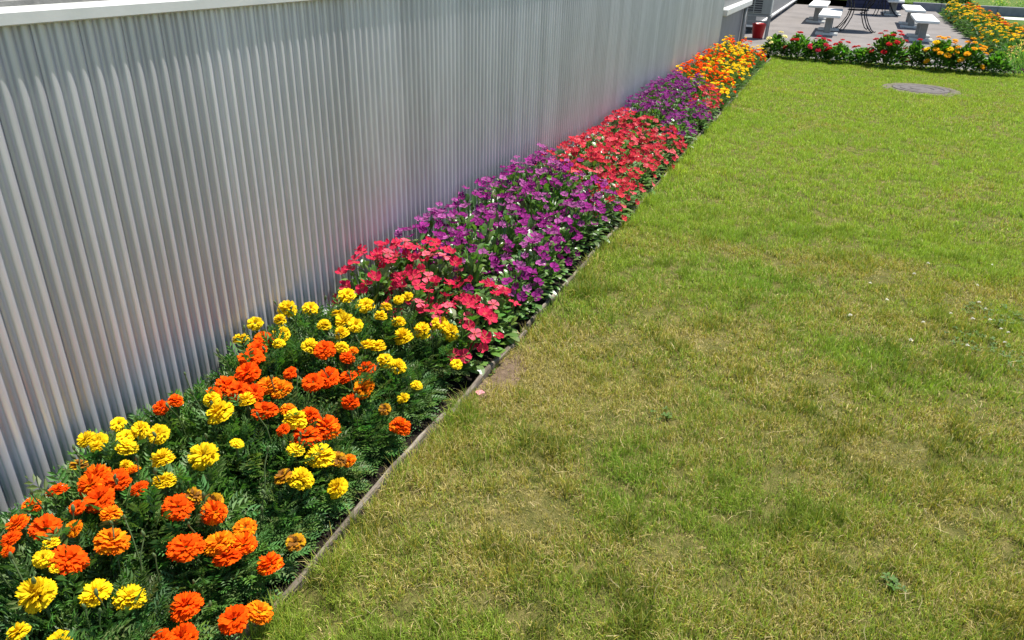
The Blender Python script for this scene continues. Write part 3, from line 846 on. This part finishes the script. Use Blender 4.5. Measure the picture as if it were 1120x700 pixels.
# wispy pinkish bushes at the right end and along the border
FOL_W = []
for _ in range(2):
    mb = MB()
    for _ in range(330):
        p, n = dome_point(0.24, 0.40, 0.3)
        d = (n * 0.6 + Vector((random.uniform(-.4, .4), random.uniform(-.4, .4), 0.9))).normalized()
        c = random.choice([(1.5, 1.25, 2.2), (1.9, 1.35, 2.6), (1.2, 1.2, 1.5)])
        oval_leaf(mb, p - d * 0.03, d, random.uniform(0.05, 0.09), 0.014, 0.1, 0.1, shade(c, 0.8, 1.2))
    for _ in range(160):
        p, n = dome_point(0.25, 0.45, 0.75)
        c = random.choice([(7.0, 2.0, 7.5), (8.5, 3.2, 10.0), (6.0, 1.6, 6.0)])
        oval_leaf(mb, p, n, 0.022, 0.016, 0.0, 0.1, c); oval_leaf(mb, p, (n + Vector((.5, .3, 0))).normalized(), 0.02, 0.016, 0.0, 0.1, c)
    FOL_W.append(mb.mesh('foliage', M['hedge_leaf'], False, True))
for i, (x, y, r, h) in enumerate([(2.52, 13.6, 0.26, 0.50), (2.92, 14.15, 0.28, 0.45), (3.3, 13.7, 0.30, 0.5), (2.50, 14.5, 0.2, 0.3)]):
    tall_plant(x, y, r, h, 0, ['zp'], 0.05, f'wispy grey green bush with dusty pink sprigs, {["right of the green bush", "behind the first wispy bush", "at the right picture edge", "at the near corner of the patio"][i]}', 'wispy pink bushes', 'wispy_bush', FOL_W)

# marigolds along the right side of the patio
FOL_R = [marigold_foliage(0.24, 0.40, 260, 0.13) for _ in range(3)]
k = 0
yy = 14.9
while yy < 26.3:
    for rr, xx in enumerate((2.62, 2.97)):
        keys = [['sY', 'zy'], ['sO', 'sY', 'zy'], ['sY'], ['zy', 'zy', 'sO']][k % 4]
        tall_plant(xx + random.uniform(-.05, .05), yy + random.uniform(-.08, .08), 0.25, random.uniform(0.32, 0.42), 17, keys, 0.062,
                   f'bushy marigold in the patio border, {["patio side", "lawn side"][rr]}, {ORD[k // 2] if k // 2 < 20 else "last"} from the camera', 'marigolds in the patio border', 'marigold_plant', FOL_R)
        k += 1
    yy += 0.58

# plants on the terrace behind the retaining wall
for i, x in enumerate([-0.7, 0.0, 0.6, 1.1, 1.6, 2.1, 2.6, 3.2, 4.2, 4.9, 5.6, 6.4]):
    pk = i in (4, 5, 8, 9)
    p_ = tall_plant(x, 29.2 + random.uniform(-.1, .2), 0.30, 0.30 if x > 3.5 else 0.42, 0 if pk else 8, ['zy', 'sO'], 0.08,
                    f'{"pale pink sprigged" if pk else "orange flowering"} bush behind the retaining wall, {ORD[i]} from the left', 'bushes behind the retaining wall', 'terrace_bush', FOL_W if pk else FOL_H)
    p_.location.z = 0.19

# ------------------------------------------------------------------ grass
nA, nB, nC = grid_noise(21), grid_noise(22), grid_noise(23)
def dryness(x, y):
    big = nA(x + 20, y + 20, 0.55) * 0.6 + nB(x + 20, y + 20, 0.2) * 0.4
    zone = np.exp(-((x - 0.45) / 0.9) ** 2 - ((y - 2.7) / 1.5) ** 2) * 0.42 + np.exp(-((x + 0.2) / 0.6) ** 2 - ((y - 1.3) / 0.8) ** 2) * 0.10
    zone += np.exp(-((x - 1.03) / 0.62) ** 2 - ((y - 11.3) / 0.62) ** 2) * 0.35
    zone += np.exp(-((x + 0.93) / 0.16) ** 2 - ((y - 2.42) / 0.33) ** 2) * 0.5
    far = np.clip((y - 3.5) / 4.0, 0, 1) * 0.38
    return np.clip((big - 0.5) * 1.6 + 0.13 + zone * 0.85 - far, 0, 1)

def blades(n, x0, x1, y0, y1, wmm, hmin, hmax, seed, keep_outside=0.4):
    g = np.random.default_rng(seed)
    x = g.uniform(x0, x1, n); y = g.uniform(y0, y1, n)
    # in view (with margin)?
    P = np.stack([x, y, np.full(n, -CAM_H)], 1)
    dep = P @ np.array(FWD); px = 560 + FPX * (P @ np.array(RIGHT)) / np.maximum(dep, 0.05); py = 350 + FPX * (P @ np.array(DOWN)) / np.maximum(dep, 0.05)
    inside = (dep > 0.2) & (px > -60) & (px < 1180) & (py > -100) & (py < 770)
    near_out = (dep > 0.1) & (px > -300) & (px < 1700) & (py < 1000)
    keep = inside | (near_out & (g.random(n) < keep_outside))
    dry = dryness(x, y)
    bare = np.exp(-((x + 0.995) / 0.065) ** 2 - ((y - 2.40) / 0.20) ** 2)
    tuft = np.clip((nC(x + 31, y + 7, 0.11) - 0.60) * 4.0, 0, 1)
    clump = 0.6 * nC(x + 9, y + 9, 0.075) + 0.4 * nC(x + 19, y + 9, 0.03)
    keep &= (g.random(n) < np.clip(-0.1 + 1.9 * clump, 0.12, 1)) & (g.random(n) > bare * 0.93)
    keep &= ((x - 1.03) ** 2 + (y - 11.3) ** 2) > (0.40 + 0.06 * nB(x * 3, y * 3, 0.2)) ** 2
    keep &= x > EDGE_X + 0.006
    x, y, dry, clump, tuft = x[keep], y[keep], dry[keep], clump[keep], tuft[keep]; n = len(x)
    lush = np.exp(-((x - EDGE_X) / 0.14) ** 2)
    h = g.uniform(hmin, hmax, n) * (0.25 + 1.35 * clump) * (1 - 0.35 * dry) * (1 + 0.95 * lush * (0.4 + nA(x * 2 + 3, y * 2, 0.2))) * (1 + 0.45 * tuft)
    u_ = g.random(n); isdry = u_ < (0.07 + 0.55 * dry) * (1 - 0.7 * tuft); olive = (u_ > 0.62) & (u_ < 0.66 + 0.34 * np.clip(dry * 1.6, 0, 1))
    lean = np.abs(g.normal(0.55, 0.35, n)); lean = np.where(isdry, lean + 0.45, lean); lean = np.clip(lean, 0.05, 1.45)
    az = g.uniform(0, 2 * np.pi, n)
    wd = wmm * 0.001 * g.uniform(0.6, 1.3, n)
    dx, dy = np.cos(az), np.sin(az)
    fa = az + g.uniform(-0.8, 0.8, n) + np.pi / 2
    sx, sy = np.cos(fa) * wd / 2, np.sin(fa) * wd / 2
    z0 = np.full(n, -0.004)
    m_r = np.sin(lean * 0.6) * h * 0.55; m_z = np.cos(lean * 0.6) * h * 0.55
    t_r = m_r + np.sin(lean * 1.25) * h * 0.5; t_z = m_z + np.cos(lean * 1.25) * h * 0.5
    t_z = np.maximum(t_z, 0.004)
    V = np.empty((n, 5, 3), np.float32)
    V[:, 0] = np.stack([x - sx, y - sy, z0], 1); V[:, 1] = np.stack([x + sx, y + sy, z0], 1)
    V[:, 2] = np.stack([x + dx * m_r + sx * .85, y + dy * m_r + sy * .85, m_z], 1); V[:, 3] = np.stack([x + dx * m_r - sx * .85, y + dy * m_r - sy * .85, m_z], 1)
    V[:, 4] = np.stack([x + dx * t_r, y + dy * t_r, t_z], 1)
    tone = (0.5 * nB(x + 3, y + 5, 0.9) + 0.5 * nA(x + 13, y + 2, 0.28))[:, None]
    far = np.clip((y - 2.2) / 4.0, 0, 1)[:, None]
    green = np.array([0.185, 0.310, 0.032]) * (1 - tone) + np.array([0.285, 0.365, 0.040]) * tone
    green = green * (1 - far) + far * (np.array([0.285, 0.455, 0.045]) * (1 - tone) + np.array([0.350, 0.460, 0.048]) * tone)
    straw = np.array([0.50, 0.41, 0.16]) * g.uniform(0.55, 1.15, (n, 1)) + np.array([0, 0.03, 0]) * far
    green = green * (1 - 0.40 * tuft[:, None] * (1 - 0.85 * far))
    green = np.where(olive[:, None], np.array([0.38, 0.33, 0.05]), green)
    c = np.where(isdry[:, None], straw, green) * g.uniform(0.6, 1.4, (n, 1))
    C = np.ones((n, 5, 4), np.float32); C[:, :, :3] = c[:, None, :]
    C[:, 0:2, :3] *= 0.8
    return V, C

parts = [
    blades(380000, EDGE_X, 1.9, 0.5, 2.6, 1.8, 0.018, 0.046, 1),
    blades(290000, EDGE_X, 2.6, 2.6, 5.0, 2.5, 0.018, 0.042, 2),
    blades(210000, EDGE_X, 3.6, 5.0, 8.5, 3.6, 0.018, 0.036, 3),
    blades(260000, EDGE_X, 5.0, 8.5, 13.72, 4.8, 0.018, 0.034, 4),
]
def clippings(n, x0, x1, y0, y1, seed):
    """dead stalks lying on the lawn"""
    g = np.random.default_rng(seed)
    x = g.uniform(x0, x1, n); y = g.uniform(y0, y1, n); az = g.uniform(0, 6.28, n)
    ln = g.uniform(0.015, 0.055, n); w_ = g.uniform(0.001, 0.0022, n); z = g.uniform(0.006, 0.030, n); tz = z + g.uniform(-0.012, 0.02, n)
    dx, dy = np.cos(az), np.sin(az); sx, sy = -dy * w_ / 2, dx * w_ / 2; bend = g.uniform(-0.15, 0.15, n)
    V = np.empty((n, 5, 3), np.float32)
    V[:, 0] = np.stack([x - sx, y - sy, z], 1); V[:, 1] = np.stack([x + sx, y + sy, z], 1)
    mx, my = x + dx * ln * .5 - dy * ln * bend, y + dy * ln * .5 + dx * ln * bend
    V[:, 2] = np.stack([mx + sx, my + sy, (z + tz) / 2 + 0.003], 1); V[:, 3] = np.stack([mx - sx, my - sy, (z + tz) / 2 + 0.003], 1)
    V[:, 4] = np.stack([x + dx * ln, y + dy * ln, tz], 1)
    C = np.ones((n, 5, 4), np.float32); C[:, :, :3] = (np.array([0.42, 0.34, 0.16]) * g.uniform(0.45, 1.2, (n, 1)))[:, None, :]
    keep = x > EDGE_X + 0.05
    return V[keep], C[keep]
parts += [clippings(1100, EDGE_X, 1.9, 0.5, 3.2, 61), clippings(1000, EDGE_X, 2.8, 3.2, 7.0, 62)]
V = np.concatenate([p[0] for p in parts]); C = np.concatenate([p[1] for p in parts]); n = len(V)
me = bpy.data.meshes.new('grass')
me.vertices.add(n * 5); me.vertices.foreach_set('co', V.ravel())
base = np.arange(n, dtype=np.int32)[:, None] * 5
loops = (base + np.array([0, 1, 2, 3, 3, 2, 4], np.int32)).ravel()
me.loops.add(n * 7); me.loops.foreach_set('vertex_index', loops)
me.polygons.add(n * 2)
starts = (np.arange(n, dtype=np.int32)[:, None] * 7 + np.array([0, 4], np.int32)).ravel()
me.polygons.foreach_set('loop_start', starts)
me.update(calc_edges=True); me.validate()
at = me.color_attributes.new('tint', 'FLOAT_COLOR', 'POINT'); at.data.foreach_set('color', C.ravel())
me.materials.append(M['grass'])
tag(link('grass', me), 'short sunlit lawn grass with dry straw coloured patches', 'grass', kind='stuff')

# ------------------------------------------------------------------ small things on the lawn
def clover_head():
    mb = MB()
    for _ in range(26):
        a = random.uniform(0, 6.28); e = random.uniform(-0.1, 1.4)
        d = Vector((math.cos(a) * math.cos(e), math.sin(a) * math.cos(e), math.sin(e)))
        oval_leaf(mb, d * 0.2, d, 0.36, 0.2, 0.0, 0.2, shade((0.72, 0.70, 0.60), 0.85, 1.1))
    return mb.mesh('clover_flower', M['petal'], False, True)
CL = [clover_head() for _ in range(2)]
clov = [(1064, 349), (1071, 331), (1078, 338), (1040, 343), (1083, 350), (1103, 364), (1095, 360), (1099, 375), (1058, 378), (1010, 353), (996, 372), (970, 328), (1000, 300), (952, 310), (1069, 312), (1015, 288), (1085, 290), (930, 345)]
clov.sort(key=lambda q: -q[1])
CLL = ['tiny white clover flower in the lawn towards the right, ' + ORD[i] + ' from the bottom' for i in range(len(clov))]
for i, (px, py) in enumerate(clov):
    p = on_z(px, py, 0.03); s = random.uniform(0.014, 0.019)
    o = link('clover_flower', random.choice(CL), None, p, (random.uniform(-.3, .3), random.uniform(-.3, .3), 0), (s, s, s))
    tag(o, CLL[i], 'flower', 'white clover flowers in the lawn')

def weed(px, py, nl, spread, label, kind=None):
    p = on_z(px, py, 0.004); mb = MB()
    for _ in range(nl):
        a = random.uniform(0, 6.28); r = spread * math.sqrt(random.random())
        c = Vector((r * math.cos(a), r * math.sin(a) , random.uniform(0.006, 0.022)))
        a0 = random.uniform(0, 6.28)
        for j in range(3):
            t = a0 + j * 2.1
            oval_leaf(mb, c, Vector((math.cos(t), math.sin(t), random.uniform(0.0, 0.6))), 0.014, 0.008, 0.15, 0.2, shade((0.062, 0.130, 0.015), 0.6, 1.3))
        mb.tube([(c.x * 0.8, c.y * 0.8, 0.0), c], 0.0008, 3, False, (0.1, 0.15, 0.03))
    o = mb.build('weed', M['grass'], None, False, True, loc=p)
    tag(o, label, 'weed', 'weeds in the lawn', kind)
weed(978, 640, 12, 0.035, 'dark green leafy weed in the lawn near the bottom right')
weed(722, 455, 9, 0.035, 'small green leafy weed in the lawn right of the marigolds')
weed(1088, 345, 60, 0.14, 'largest dark green clover clump among white clover flowers by right edge', 'stuff')
weed(1060, 375, 40, 0.12, 'dark clover clump just below the white clover flowers', 'stuff')
weed(1112, 395, 36, 0.12, 'dark clover clump touching the right edge of the picture', 'stuff')

# fallen pink petal on the bare soil
mb = MB()
for k in range(4):
    a = k * 1.5 + 0.4
    oval_leaf(mb, Vector((0, 0, 0.004)), Vector((math.cos(a), math.sin(a), 0.25)), 0.020, 0.019, 0.1, 0.4, shade((0.66, 0.30, 0.32), 0.9, 1.1))
o = mb.build('fallen_flower', M['petal'], None, False, True, loc=on_z(525, 431, 0.012))
tag(o, 'fallen pale pink flower lying on bare dirt beside the edging', 'flower')
